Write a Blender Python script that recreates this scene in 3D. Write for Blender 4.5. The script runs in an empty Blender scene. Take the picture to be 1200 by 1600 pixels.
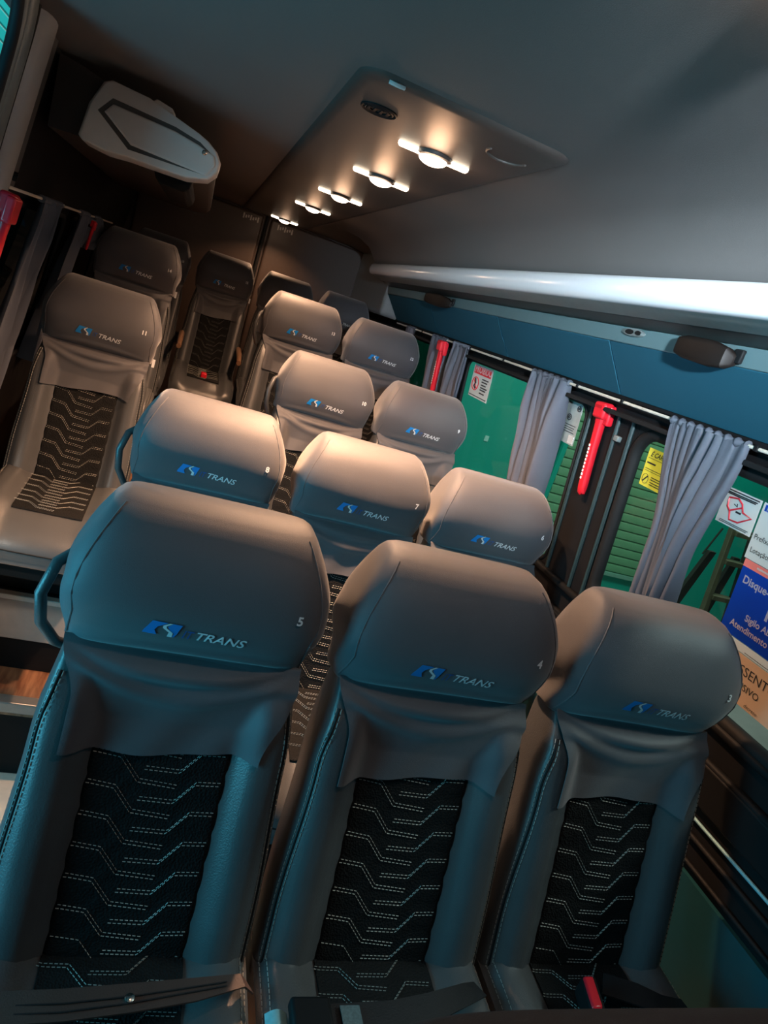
import bpy, math, random
from math import sin, cos, pi, exp, sqrt
from mathutils import Matrix, Vector
random.seed(4)
SC = bpy.context.scene
COL = SC.collection

# ------------------------------------------------------------------ camera
cam_d = bpy.data.cameras.new('camera')
cam = bpy.data.objects.new('camera', cam_d); COL.objects.link(cam); SC.camera = cam
cam_d.sensor_fit = 'VERTICAL'; cam_d.sensor_height = 36.0
cam_d.lens = 1088.36 / 1600 * 36.0
cam_d.clip_start = 0.02; cam_d.clip_end = 100
YAW, PITCH, ROLL = 0.339, 0.260, -0.327
_f = Vector((sin(YAW) * cos(PITCH), cos(YAW) * cos(PITCH), -sin(PITCH)))
_r = Vector((cos(YAW), -sin(YAW), 0)); _d = _f.cross(_r)
_right = _r * cos(ROLL) + _d * sin(ROLL); _down = -_r * sin(ROLL) + _d * cos(ROLL)
m = Matrix((( _right.x, -_down.x, -_f.x, 0), (_right.y, -_down.y, -_f.y, 0), (_right.z, -_down.z, -_f.z, 0), (0, 0, 0, 1)))
cam.matrix_world = Matrix.Translation((0, 0, 1.6)) @ m

# ------------------------------------------------------------------ world, lights, exposure
w = bpy.data.worlds.new('world'); SC.world = w; w.use_nodes = True
bg = w.node_tree.nodes['Background']; bg.inputs[0].default_value = (0.10, 0.42, 0.50, 1); bg.inputs[1].default_value = 0.015
SC.view_settings.view_transform = 'Standard'; SC.view_settings.look = 'None'
SC.view_settings.gamma = 1.0; SC.view_settings.use_curve_mapping = False
SC.view_settings.exposure = 0.0

def area(name, loc, target, sx, sy, power, color):
    l = bpy.data.lights.new(name, 'AREA'); l.shape = 'RECTANGLE'; l.size = sx; l.size_y = sy
    l.energy = power; l.color = color
    o = bpy.data.objects.new(name, l); COL.objects.link(o); o.location = loc
    o.rotation_euler = (Vector(target) - Vector(loc)).to_track_quat('-Z', 'Y').to_euler()
    return o
TEAL = (0.10, 0.70, 1.0)
area('doorway_daylight', (-1.5, 0.62, 0.95), (0.3, 0.95, 0.75), 1.1, 1.3, 38, TEAL)
area('windscreen_daylight', (0.9, -1.9, 1.7), (0.7, 1.5, 1.2), 1.4, 0.9, 0.25, (0.45, 0.78, 1.0))
area('garage_wall_fill', (4.5, 4.2, 3.3), (3.9, 7, 0.2), 5.0, 0.6, 95, (0.85, 1.0, 0.92))  # unseen lamp added to light the green wall
area('yard_daylight', (-0.6, 6.5, 6.0), (-2.0, 7.6, 2.5), 2, 3, 300, (0.95, 1.0, 1.0))

area('sticker_fill_light', (2.9, 0.5, 2.9), (1.3, 1.3, 1.3), 0.9, 0.3, 38, (0.85, 1.0, 0.98))  # unseen lamp added to brighten the window stickers
nose_fill = area('nose_fill_light', (0.15, -0.60, 1.93), (0.98, 1.35, 1.88), 0.12, 0.06, 8.0, (0.78, 0.90, 1.0)); nose_fill.data.spread = math.radians(38)  # unseen narrow lamp added to brighten the white duct edge

LAMPS = [0.58, 1.77, 2.31, 3.01, 3.77, 5.10]
LAMP_X = 0.455
WARM = (1.0, 0.55, 0.31)
LAMP_POWER = (0.6, 26, 15, 9, 7, 4)

# ------------------------------------------------------------------ materials
def mat(name, col, rough=0.5, spec=0.5, metal=0.0, var=0.12, scale=40, bump=0.0, bscale=200, sheen=0.0, coat=0.0, emit=None, estr=0.0, voronoi=False, trans=0.0):
    M = bpy.data.materials.new(name); M.use_nodes = True
    nt = M.node_tree; N = nt.nodes; L = nt.links; B = N['Principled BSDF']
    B.inputs['Roughness'].default_value = rough; B.inputs['Metallic'].default_value = metal
    B.inputs['Specular IOR Level'].default_value = spec
    B.inputs['Sheen Weight'].default_value = sheen; B.inputs['Coat Weight'].default_value = coat
    tc = N.new('ShaderNodeTexCoord')
    nz = N.new('ShaderNodeTexNoise'); nz.inputs['Scale'].default_value = scale; nz.inputs['Detail'].default_value = 4
    L.new(tc.outputs['Object'], nz.inputs['Vector'])
    mx = N.new('ShaderNodeMix'); mx.data_type = 'RGBA'
    mx.inputs[6].default_value = tuple(c * (1 - var) for c in col) + (1,)
    mx.inputs[7].default_value = tuple(min(1, c * (1 + var)) for c in col) + (1,)
    L.new(nz.outputs['Fac'], mx.inputs[0]); L.new(mx.outputs[2], B.inputs['Base Color'])
    if bump:
        t = N.new('ShaderNodeTexVoronoi' if voronoi else 'ShaderNodeTexNoise'); t.inputs['Scale'].default_value = bscale
        L.new(tc.outputs['Object'], t.inputs['Vector'])
        b = N.new('ShaderNodeBump'); b.inputs['Strength'].default_value = bump; b.inputs['Distance'].default_value = 0.002
        L.new(t.outputs[0], b.inputs['Height']); L.new(b.outputs[0], B.inputs['Normal'])
    if emit:
        B.inputs['Emission Color'].default_value = tuple(emit) + (1,); B.inputs['Emission Strength'].default_value = estr
    if trans:
        tr = N.new('ShaderNodeBsdfTranslucent'); tr.inputs[0].default_value = tuple(col) + (1,)
        ms = N.new('ShaderNodeMixShader'); ms.inputs[0].default_value = trans
        L.new(B.outputs[0], ms.inputs[1]); L.new(tr.outputs[0], ms.inputs[2]); L.new(ms.outputs[0], N['Material Output'].inputs[0])
    return M

def glass_mat(name, tint, refl=0.08):
    M = bpy.data.materials.new(name); M.use_nodes = True
    nt = M.node_tree; N = nt.nodes; L = nt.links; N.remove(N['Principled BSDF'])
    t = N.new('ShaderNodeBsdfTransparent'); t.inputs[0].default_value = tuple(tint) + (1,)
    g = N.new('ShaderNodeBsdfGlossy'); g.inputs['Roughness'].default_value = 0.03
    lw = N.new('ShaderNodeLayerWeight'); lw.inputs[0].default_value = 0.5
    p = N.new('ShaderNodeMath'); p.operation = 'POWER'; p.inputs[1].default_value = 5.0; L.new(lw.outputs['Facing'], p.inputs[0])
    fr = N.new('ShaderNodeMath'); fr.operation = 'MULTIPLY_ADD'; fr.inputs[1].default_value = 0.5; fr.inputs[2].default_value = 0.015; L.new(p.outputs[0], fr.inputs[0])
    ms = N.new('ShaderNodeMixShader'); L.new(fr.outputs[0], ms.inputs[0])
    L.new(t.outputs[0], ms.inputs[1]); L.new(g.outputs[0], ms.inputs[2]); L.new(ms.outputs[0], N['Material Output'].inputs[0])
    return M

leather = mat('leather', (0.075, 0.080, 0.085), 0.36, 0.7, bump=0.25, bscale=350, scale=12, var=0.2)
cover_m = mat('stretch_fabric', (0.088, 0.090, 0.102), 0.55, 0.4, bump=0.25, bscale=900, scale=9, var=0.10, sheen=0.35)
insert_m = mat('perforated_fabric', (0.007, 0.0075, 0.008), 0.8, 0.2, bump=0.7, bscale=260, voronoi=True)
thread = mat('thread', (0.36, 0.36, 0.33), 0.6, var=0.05)
plastic_blk = mat('black_plastic', (0.007, 0.008, 0.009), 0.6, 0.2, bump=0.1)
rubber = mat('rubber', (0.010, 0.011, 0.012), 0.65, 0.25)
ceil_m = mat('ceiling_felt', (0.13, 0.12, 0.115), 0.8, 0.25, bump=0.25, bscale=700, scale=3, var=0.06)
console_m = mat('console_plastic', (0.055, 0.047, 0.043), 0.45, 0.4, bump=0.1, bscale=500)
wall_m = mat('wall_trim_dark', (0.008, 0.008, 0.009), 0.7, 0.2)
grey_m = mat('grey_plastic', (0.60, 0.58, 0.56), 0.38, bump=0.06, bscale=600, var=0.04)
greyd_m = mat('grey_panel', (0.20, 0.22, 0.23), 0.5, var=0.05)
pillar_m = mat('pillar_plastic', (0.16, 0.19, 0.19), 0.33, var=0.05)
white_m = mat('glossy_white_trim', (0.86, 0.87, 0.90), 0.18, 0.6, var=0.02, coat=0.4)
headerp_m = mat('teal_felt_panel', (0.012, 0.085, 0.13), 0.75, 0.25, bump=0.15, bscale=600, scale=4, var=0.06)
lowpan_m = mat('lower_side_panel', (0.008, 0.065, 0.078), 0.5, var=0.08)
metal_m = mat('brushed_metal', (0.62, 0.60, 0.56), 0.25, metal=1.0, var=0.05)
rod_m = mat('cream_rod', (0.80, 0.70, 0.58), 0.3, var=0.03)
red_m = mat('red_plastic', (0.72, 0.015, 0.03), 0.3, var=0.05)
curtain_m = mat('curtain_cloth', (0.125, 0.14, 0.175), 0.85, 0.15, bump=0.2, bscale=900, var=0.1, scale=15, trans=0.15)
belt_m = mat('seat_belt_webbing', (0.07, 0.042, 0.035), 0.55, bump=0.3, bscale=400)
beltk_m = mat('black_webbing', (0.012, 0.013, 0.015), 0.5, bump=0.3, bscale=400)
tag_m = mat('belt_tag', (0.22, 0.42, 0.45), 0.6, var=0.25, scale=120)
tan_m = mat('tan_leather', (0.30, 0.17, 0.10), 0.4, bump=0.15, bscale=300)
gwall_m = mat('green_painted_wall', (0.0, 0.36, 0.26), 0.5, var=0.05, scale=2)
slat_m = mat('green_shutter_slat', (0.13, 0.36, 0.19), 0.45, var=0.1, scale=5)
ladder_m = mat('dark_wood', (0.02, 0.024, 0.015), 0.6, var=0.4, scale=12)
ladder2_m = mat('greenish_wood', (0.09, 0.095, 0.05), 0.6, var=0.3, scale=12)
concrete = mat('concrete', (0.35, 0.35, 0.33), 0.8, var=0.2, scale=3)
whitewall = mat('white_wall', (0.85, 0.85, 0.82), 0.7, var=0.04)
tealbeam = mat('teal_beam', (0.02, 0.50, 0.50), 0.4, var=0.05)
stepgrey = mat('step_edge', (0.42, 0.38, 0.35), 0.5)
s_white = mat('sticker_white', (0.82, 0.84, 0.84), 0.4, var=0.02, trans=0.5)
s_tan = mat('sticker_tan', (0.80, 0.58, 0.42), 0.5, var=0.03, trans=0.5)
s_yel = mat('sticker_yellow', (0.90, 0.85, 0.12), 0.4, var=0.03, trans=0.5)
s_blue = mat('sticker_blue', (0.005, 0.10, 0.62), 0.35, var=0.04, trans=0.5)
s_red = mat('sticker_red', (0.75, 0.03, 0.05), 0.4, var=0.03)
s_sal = mat('sticker_salmon', (0.85, 0.22, 0.19), 0.4, var=0.03)
s_blk = mat('sticker_black', (0.02, 0.02, 0.025), 0.5)
s_sil = mat('sticker_silver', (0.30, 0.34, 0.33), 0.4, var=0.4, scale=30)
l_blue = mat('print_blue', (0.01, 0.26, 0.72), 0.5, var=0.03)
l_dblue = mat('print_dark_blue', (0.01, 0.10, 0.38), 0.5, var=0.03)
l_white = mat('print_white', (0.85, 0.88, 0.90), 0.5, var=0.02)
lamp_m = mat('lamp_lens', (1, 0.9, 0.8), 0.3, emit=(1.0, 0.80, 0.58), estr=9)
bulb_m = mat('lamp_bulb', (1, 0.9, 0.8), 0.3, emit=(1.0, 0.80, 0.60), estr=12)
win_clear = glass_mat('window_glass', (0.92, 0.97, 0.95))
win_dark = glass_mat('privacy_glass', (0.03, 0.05, 0.05))

def wood_mat():
    M = bpy.data.materials.new('wood_vinyl_floor'); M.use_nodes = True
    nt = M.node_tree; N = nt.nodes; L = nt.links; B = N['Principled BSDF']; B.inputs['Roughness'].default_value = 0.45
    tc = N.new('ShaderNodeTexCoord'); mp = N.new('ShaderNodeMapping'); mp.inputs['Scale'].default_value = (14, 2.0, 1)
    mp.inputs['Rotation'].default_value = (0, 0, 0.5)
    nz = N.new('ShaderNodeTexNoise'); nz.inputs['Scale'].default_value = 2.2; nz.inputs['Detail'].default_value = 6
    cr = N.new('ShaderNodeValToRGB'); cr.color_ramp.elements[0].color = (0.10, 0.035, 0.018, 1); cr.color_ramp.elements[1].color = (0.42, 0.22, 0.12, 1)
    cr.color_ramp.elements[0].position = 0.35; cr.color_ramp.elements[1].position = 0.7
    L.new(tc.outputs['Object'], mp.inputs[0]); L.new(mp.outputs[0], nz.inputs['Vector']); L.new(nz.outputs['Fac'], cr.inputs[0]); L.new(cr.outputs[0], B.inputs['Base Color'])
    return M
wood_m = wood_mat()

# ------------------------------------------------------------------ mesh helpers
class MB:
    def __init__(s): s.v = []; s.f = []; s.mi = []; s.mats = []
    def add(s, vs, fs, m=0):
        b = len(s.v); s.v += [tuple(v) for v in vs]; s.f += [tuple(b + i for i in f) for f in fs]; s.mi += [m] * len(fs); return s
    def box(s, x0, x1, y0, y1, z0, z1, m=0):
        return s.add([(x, y, z) for x in (x0, x1) for y in (y0, y1) for z in (z0, z1)],
              [(0, 1, 3, 2), (4, 6, 7, 5), (0, 4, 5, 1), (2, 3, 7, 6), (0, 2, 6, 4), (1, 5, 7, 3)], m)
    def hexa(s, p, m=0):      # 8 points: bottom 4 (ccw), top 4
        return s.add(p, [(3, 2, 1, 0), (4, 5, 6, 7), (0, 1, 5, 4), (1, 2, 6, 5), (2, 3, 7, 6), (3, 0, 4, 7)], m)
    def loft(s, rings, cap=True, m=0, closed=True):
        n = len(rings[0]); b = len(s.v)
        for r in rings: s.v += [tuple(p) for p in r]
        for i in range(len(rings) - 1):
            for j in range(n if closed else n - 1):
                k = (j + 1) % n
                s.f.append((b + i * n + j, b + i * n + k, b + (i + 1) * n + k, b + (i + 1) * n + j)); s.mi.append(m)
        if cap and closed:
            s.f.append(tuple(b + j for j in reversed(range(n)))); s.f.append(tuple(b + (len(rings) - 1) * n + j for j in range(n))); s.mi += [m, m]
        return s
    def tube(s, path, r, n=10, sx=1.0, cap=True, m=0, sb=1.0):
        P = [Vector(p) for p in path]; rings = []; rr = r if isinstance(r, (list, tuple)) else [r] * len(P)
        up = Vector((0, 0, 1))
        t0 = (P[1] - P[0]).normalized()
        if abs(t0.dot(up)) > 0.9: up = Vector((1, 0, 0))
        a = (up - t0 * up.dot(t0)).normalized()
        for i, p in enumerate(P):
            t = ((P[min(i + 1, len(P) - 1)]) - (P[max(i - 1, 0)])).normalized()
            a = (a - t * a.dot(t)).normalized(); b = t.cross(a)
            rings.append([p + (a * cos(2 * pi * k / n) * sx + b * sin(2 * pi * k / n) * sb) * rr[i] for k in range(n)])
        return s.loft(rings, cap, m)
    def sheet(s, fn, nu, nv, off, m=0):
        # closed thin sheet: fn(u,v)->point, off(vector) second side
        b = len(s.v); off = Vector(off)
        for side in (0, 1):
            for j in range(nv + 1):
                for i in range(nu + 1):
                    p = Vector(fn(i / nu, j / nv)); s.v.append(tuple(p + off * side))
        W = nu + 1; T = W * (nv + 1)
        for j in range(nv):
            for i in range(nu):
                q = (b + j * W + i, b + j * W + i + 1, b + (j + 1) * W + i + 1, b + (j + 1) * W + i)
                s.f.append(q); s.f.append(tuple(T + k for k in reversed(q))); s.mi += [m, m]
        edge = [j * W for j in range(nv + 1)]; e2 = [j * W + nu for j in range(nv + 1)]
        for e, fl in ((edge, 0), (e2, 1), (list(range(W)), 1), ([nv * W + i for i in range(W)], 0)):
            for a, c in zip(e, e[1:]):
                q = (b + a, b + c, b + c + T, b + a + T); s.f.append(q if not fl else tuple(reversed(q))); s.mi.append(m)
        return s
    def prism(s, pts, axis, a0, a1, m=0):
        # pts 2D polygon; axis 'x','y','z' extrude
        def P(p, a): return {'x': (a, p[0], p[1]), 'y': (p[0], a, p[1]), 'z': (p[0], p[1], a)}[axis]
        return s.loft([[P(p, a0) for p in pts], [P(p, a1) for p in pts]], True, m)
    def mesh(s, name, smooth=True, angle=40):
        me = bpy.data.meshes.new(name); me.from_pydata(s.v, [], s.f)
        for mt in s.mats: me.materials.append(mt)
        me.polygons.foreach_set('material_index', s.mi)
        import bmesh
        bm = bmesh.new(); bm.from_mesh(me); bmesh.ops.recalc_face_normals(bm, faces=bm.faces); bm.to_mesh(me); bm.free()
        if smooth:
            me.polygons.foreach_set('use_smooth', [True] * len(me.polygons)); me.set_sharp_from_angle(angle=math.radians(angle))
        me.update(); return me
    def build(s, name, mats, parent=None, bevel=0.0, smooth=True, angle=40, seg=2):
        s.mats = mats if isinstance(mats, (list, tuple)) else [mats]
        o = bpy.data.objects.new(name, s.mesh(name, smooth, angle)); COL.objects.link(o)
        if parent: o.parent = parent
        if bevel:
            md = o.modifiers.new('bevel', 'BEVEL'); md.width = bevel; md.segments = seg; md.limit_method = 'ANGLE'; md.angle_limit = math.radians(35)
        return o

def empty(name, loc=(0, 0, 0), rz=0):
    o = bpy.data.objects.new(name, None); o.empty_display_size = 0.05; COL.objects.link(o); o.location = loc; o.rotation_euler = (0, 0, rz); return o
def tag(o, label, cat, group=None, kind=None):
    o['label'] = label; o['category'] = cat
    if group: o['group'] = group
    if kind: o['kind'] = kind
    return o
def struct(o): o['kind'] = 'structure'; return o
def link_copy(o, parent=None):
    c = o.copy(); COL.objects.link(c); c.parent = parent
    for ch in o.children: link_copy(ch, c)
    return c

_tc = {}
def text2d(body, size=1.0, shear=0.0, offset=0.0, align='LEFT', space=1.0):
    key = (body, size, shear, offset, align, space)
    if key in _tc: return _tc[key]
    cu = bpy.data.curves.new('t', 'FONT'); cu.body = body; cu.size = size; cu.shear = shear; cu.offset = offset; cu.align_x = align
    cu.space_character = space; cu.resolution_u = 3
    o = bpy.data.objects.new('t', cu); COL.objects.link(o)
    dg = bpy.context.evaluated_depsgraph_get(); dg.update()
    me = bpy.data.meshes.new_from_object(o.evaluated_get(dg))
    vs = [(v.co.x, v.co.y) for v in me.vertices]; fs = [tuple(p.vertices) for p in me.polygons]
    bpy.data.objects.remove(o); bpy.data.meshes.remove(me); bpy.data.curves.remove(cu)
    _tc[key] = (vs, fs); return vs, fs

# ------------------------------------------------------------------ van shell
def gR(z): return 1.24 + (1.57 - z) * 0.12          # right wall leans outward towards the floor
def gL(z): return -0.495 - (2.0 - z) * 0.12
def wall_piece(mb, g, sgn, y0, y1, z0, z1, t=0.05, off=0.0, m=0):
    a, b = g(z0) + off, g(z1) + off
    mb.hexa([(a, y0, z0), (a + sgn * t, y0, z0), (a + sgn * t, y1, z0), (a, y1, z0), (b, y0, z1), (b + sgn * t, y0, z1), (b + sgn * t, y1, z1), (b, y1, z1)], m)
FRONT, REAR = -0.7, 5.45

mb = MB()
mb.box(-0.10, 1.45, FRONT, REAR, -0.06, 0.0); mb.box(-0.80, -0.10, 2.26, REAR, -0.06, 0.0)
struct(mb.build('floor', wood_m, bevel=0.0, smooth=False))
mb = MB(); mb.box(-0.80, -0.10, -0.6, 2.26, -0.36, -0.30); struct(mb.build('floor_stepwell', mat('step_tread', (0.60, 0.57, 0.50), 0.6), smooth=False))
mb = MB(); mb.box(-0.10, -0.06, FRONT, 2.26, -0.30, -0.001); mb.box(-0.8, -0.10, 2.262, 2.30, -0.30, -0.06)
struct(mb.build('trim_1', plastic_blk, smooth=False))
mb = MB(); mb.box(-0.72, -0.10, 2.235, 2.285, -0.035, 0.006); struct(mb.build('trim_2', mat('step_nosing', (0.33, 0.33, 0.32), 0.35, metal=0.7), bevel=0.004))
# raised platforms under the rear rows
mb = MB(); mb.box(-0.62, 0.30, 2.47, REAR, 0.0, 0.30); mb.box(0.30, 1.36, 2.36, 3.2, 0, 0.12); mb.box(0.30, 1.36, 3.2, REAR, 0, 0.30); mb.box(-0.6, 1.36, 4.15, REAR, 0.30, 0.40)
struct(mb.build('floor_platform', wood_m, smooth=False))
mb = MB(); mb.box(-0.62, 0.28, 2.445, 2.475, 0.125, 0.285, 0); mb.box(-0.62, 0.28, 2.455, 2.475, 0.0, 0.125, 1); mb.box(-0.62, 0.28, 2.43, 2.50, 0.286, 0.306, 2)
struct(mb.build('trim_3', [stepgrey, plastic_blk, mat('pale_nosing', (0.70, 0.66, 0.60), 0.4)], bevel=0.003))

# right wall
WR = MB()
wall_piece(WR, gR, 1, FRONT, REAR, -0.1, 1.0)
for y0, y1 in ((1.70, 1.975), (3.10, 3.20), (4.45, REAR), (FRONT, -0.3)): wall_piece(WR, gR, 1, y0, y1, 1.0, 1.545, 0.012)
wall_piece(WR, gR, 1, FRONT, REAR, 1.545, 1.60)
WR.box(1.215, 1.29, FRONT, REAR, 1.595, 2.03)
wall_right = struct(WR.build('wall_right', wall_m, smooth=False))
# header panels between duct and curtain rod (each with its own edges)
def panel_x(mb, y0, y1, P, t=0.012, m=0):
    mb.loft([[(x, y, z) for x, z in P] for y in (y0, y1)], True, m)
for y0, y1 in ((FRONT, 0.95), (0.955, 1.80), (1.805, 2.62), (2.625, 3.52), (3.525, 4.38)):
    b = MB(); panel_x(b, y0, y1, [(1.108, 1.735), (1.212, 1.604), (1.222, 1.612), (1.118, 1.743)]); b.build('panel', headerp_m, wall_right, bevel=0.002)
b = MB(); b.box(1.10, 1.25, 4.40, REAR, 1.60, 2.0); b.build('rear_corner_panel', greyd_m, wall_right, bevel=0.03, seg=4)
# lower side panel and ledges
b = MB(); wall_piece(b, gR, -1, FRONT, REAR, 0.02, 0.64, 0.012); b.build('lower_panel', lowpan_m, wall_right)
for z, r, mt in ((0.985, 0.012, plastic_blk), (0.90, 0.010, plastic_blk), (0.765, 0.004, mat('rail_trim', (0.25, 0.5, 0.55), 0.35)), (0.725, 0.006, rubber), (0.665, 0.005, rubber)):
    b = MB(); b.tube([(gR(z) - 0.008, FRONT, z), (gR(z) - 0.008, REAR, z)], r, 12); b.build('ledge_rail', mt, wall_right)
b = MB(); wall_piece(b, gR, -1, FRONT, REAR, 0.80, 0.90, 0.02); b.build('sill_panel', plastic_blk, wall_right, bevel=0.006)
b = MB(); b.box(1.20, 1.262, FRONT, REAR, 1.545, 1.558); b.build('window_header', rubber, wall_right, bevel=0.003)
# pillar highlights: teal tubes painted in as vertical glints on the dark pillar
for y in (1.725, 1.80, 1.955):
    b = MB(); b.tube([(gR(z) - 0.004, y, z) for z in (0.99, 1.25, 1.545)], 0.007, 8); b.build('pillar_highlight', mat('pillar_highlight_teal', (0.02, 0.045, 0.05), 0.4), wall_right)
b = MB(); b.box(1.235, 1.25, 1.765, 1.79, 1.475, 1.492); b.build('catch', pillar_m, wall_right, bevel=0.003)

def rounded_loop(y0, y1, z0, z1, r, n=8):
    pts = []
    for cy, cz, a0 in ((y1 - r, z1 - r, 0), (y0 + r, z1 - r, 90), (y0 + r, z0 + r, 180), (y1 - r, z0 + r, 270)):
        for k in range(n + 1):
            a = math.radians(a0 + 90 * k / n); pts.append((cy + r * cos(a), cz + r * sin(a)))
    return pts
def window(n, y0, y1, z0, z1, g, sgn, glass, fr=0.014, r=0.07):
    root = empty('window_%d' % n, (g((z0 + z1) / 2), (y0 + y1) / 2, z0)); root['kind'] = 'structure'
    ox, oy, oz = root.location
    L = rounded_loop(y0, y1, z0, z1, r)
    b = MB(); t = 0.004
    b.loft([[(g(z) + sgn * 0.006 - ox, y - oy, z - oz) for y, z in L], [(g(z) + sgn * 0.009 - ox, y - oy, z - oz) for y, z in L]], True); b.build('pane', glass, root, smooth=False)
    b = MB(); P = [(g(z) + sgn * 0.004 - ox, y - oy, z - oz) for y, z in L]
    Pv = [Vector(p) for p in P]; N = len(Pv); rings = []
    for i, p in enumerate(Pv):
        tt = (Pv[(i + 1) % N] - Pv[i - 1]); tt = tt.normalized(); a = Vector((1, 0, 0)); a = (a - tt * a.dot(tt)).normalized(); c = tt.cross(a)
        rings.append([p + (a * cos(2 * pi * k / 10) + c * sin(2 * pi * k / 10)) * fr for k in range(10)])
    b.loft(rings + [rings[0]], False); b.build('frame', rubber, root)
    # corner fillers between the round frame and the square opening
    b = MB()
    for cy, cz, s1, s2 in ((y1, z1, 1, 1), (y0, z1, -1, 1), (y0, z0, -1, -1), (y1, z0, 1, -1)):
        arc = []
        for k in range(7):
            a = pi / 2 * k / 6; arc.append((cy - s1 * (r - r * cos(a)), cz - s2 * (r - r * sin(a))))
        poly = [(cy + s1 * 0.02, cz + s2 * 0.02), (cy + s1 * 0.02, arc[0][1])] + arc + [(arc[-1][0], cz + s2 * 0.02)]
        b.loft([[(g(z) + 0.001 * sgn - ox, y - oy, z - oz) for y, z in poly], [(g(z) + sgn * 0.012 - ox, y - oy, z - oz) for y, z in poly]], True)
    b.build('corner_filler', rubber, root, smooth=False)
    return root
window(1, -0.3, 1.69, 1.0, 1.535, gR, 1, win_clear, 0.018, 0.08)
window(2, 1.985, 3.09, 1.0, 1.545, gR, 1, win_clear, 0.008, 0.05)
window(3, 3.21, 4.44, 1.0, 1.545, gR, 1, glass_mat('rear_glass', (0.15, 0.25, 0.22)), 0.010, 0.06)

# left wall
WL = MB()
for y0, y1, z0, z1 in ((2.28, REAR, -0.3, 1.0), (3.30, 3.42, 1.0, 1.57), (4.45, REAR, 1.0, 1.57), (2.28, REAR, 1.57, 2.03), (FRONT, -0.45, -0.3, 2.03), (-0.45, 1.83, -0.36, -0.3), (-0.45, 2.0, 2.02, 2.06)):
    wall_piece(WL, gL, -1, y0, y1, z0, z1)
wall_piece(WL, gL, -1, 2.03, 2.28, -0.3, 2.03, 0.004)
wall_left = struct(WL.build('wall_left', wall_m, smooth=False))
window(4, 2.28, 3.30, 1.0, 1.57, gL, -1, win_dark, 0.010, 0.06)
window(5, 3.42, 4.45, 1.0, 1.57, gL, -1, win_dark, 0.010, 0.06)
# doorway frame: rubber seal, inner pillar, groove, outer cover; rounded top corner leading forward
def gate_path(yv, ztop, r, x):
    pts = [(x(ztop), -0.4, ztop), (x(ztop), yv - r - 0.2, ztop), (x(ztop), yv - r, ztop)]
    for k in range(1, 9):
        a = pi / 2 * k / 8; z = ztop - r + r * cos(a); pts.append((x(z), yv - r + r * sin(a), z))
    for z in (1.7, 1.5, 1.2, 0.8, 0.3, -0.3):
        if z < ztop - r: pts.append((x(z), yv, z))
    return pts
frame_m = mat('door_trim_grey', (0.30, 0.31, 0.31), 0.4, var=0.04)
dr = empty('door_1', (-0.6, 0.8, -0.3)); dr['kind'] = 'structure'
def dpart(path, r, name, mt, sb=1.0):
    b = MB(); b.tube([(p[0] + 0.6, p[1] - 0.8, p[2] + 0.3) for p in path], r, 16, 1.0, sb=sb); return b.build(name, mt, dr)
xl = lambda o: (lambda z: gL(z) + o)
dpart(gate_path(1.832, 2.02, 0.16, xl(0.044)), 0.012, 'seal', rubber)
dpart(gate_path(1.868, 2.04, 0.16, xl(0.038)), 0.026, 'seal_lip', pillar_m, 0.6)
dpart(gate_path(1.945, 2.09, 0.2, xl(0.030)), 0.055, 'inner_frame', pillar_m, 0.35)
dpart(gate_path(2.005, 2.13, 0.2, xl(0.024)), 0.022, 'groove', rubber, 0.6)
dpart(gate_path(2.115, 2.22, 0.2, xl(0.018)), 0.100, 'pillar_cover', frame_m, 0.32)
b = MB(); b.tube([(0.10, 1.37, 1.935), (0.112, 1.372, 1.935)], 0.012, 12); b.build('screw_cap', plastic_blk, dr)
b = MB()
for (y0, y1) in ((2.14, 2.30),): wall_piece(b, gL, 1, y0, y1, 1.60, 2.0, 0.02)
b.build('corner_panel', mat('left_panel', (0.07, 0.07, 0.07), 0.5), wall_left, bevel=0.004)

# rear wall with the two back doors
RW = MB(); RW.box(-0.75, 1.45, REAR, REAR + 0.05, -0.3, 2.06); wall_back = struct(RW.build('wall_back', mat('rear_lining', (0.05, 0.035, 0.03), 0.6), smooth=False))
for x0, x1 in ((-0.5, 0.342), (0.398, 1.2)):
    b = MB(); b.box(x0, x1, REAR - 0.03, REAR, 1.02, 1.99); b.build('door_panel', mat('rear_door_panel', (0.06, 0.042, 0.034), 0.5), wall_back, bevel=0.015, seg=3)
b = MB(); b.tube([(0.37, REAR - 0.02, 1.0), (0.37, REAR - 0.02, 2.0)], 0.012, 8); b.build('door_seal', rubber, wall_back)
for x0, s in ((0.20, 'VEÍCULO'), (0.45, '')):
    t = MB()
    for k in range(7):
        x = x0 + k * 0.017; t.box(x, x + 0.010, REAR - 0.034, REAR - 0.030, 1.93 + 0.006 * (k % 3), 1.965 - 0.005 * ((k * 2) % 3))
    o = t.build('faded_sticker', mat('faded_print', (0.5, 0.46, 0.42), 0.6), smooth=False)
    tag(o, 'faded pale sticker high on the rear doors, %s of the centre gap' % ('left' if s else 'right'), 'sticker', 'faded stickers on rear doors')

# ceiling
CE = MB()
prof = [(-0.56, 2.0), (-0.3, 2.0), (0.2, 2.0), (0.7, 1.998), (0.84, 1.985), (0.91, 1.955), (0.955, 1.905), (0.972, 1.878), (1.0, 1.874), (1.25, 1.874)]
CE.loft([[(x, y, z) for x, z in prof] + [(x, y, z) for x, z in ((1.30, 2.08), (-0.56, 2.08))] for y in (FRONT, 4.38)], True)
CE.loft([[(x, y, z) for x, z in ((-0.56, 2.0), (1.0, 2.0), (1.12, 1.98), (1.26, 1.94), (1.30, 2.08), (-0.56, 2.08))] for y in (4.38, REAR + 0.05)], True)
struct(CE.build('ceiling', ceil_m, angle=60))

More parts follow.
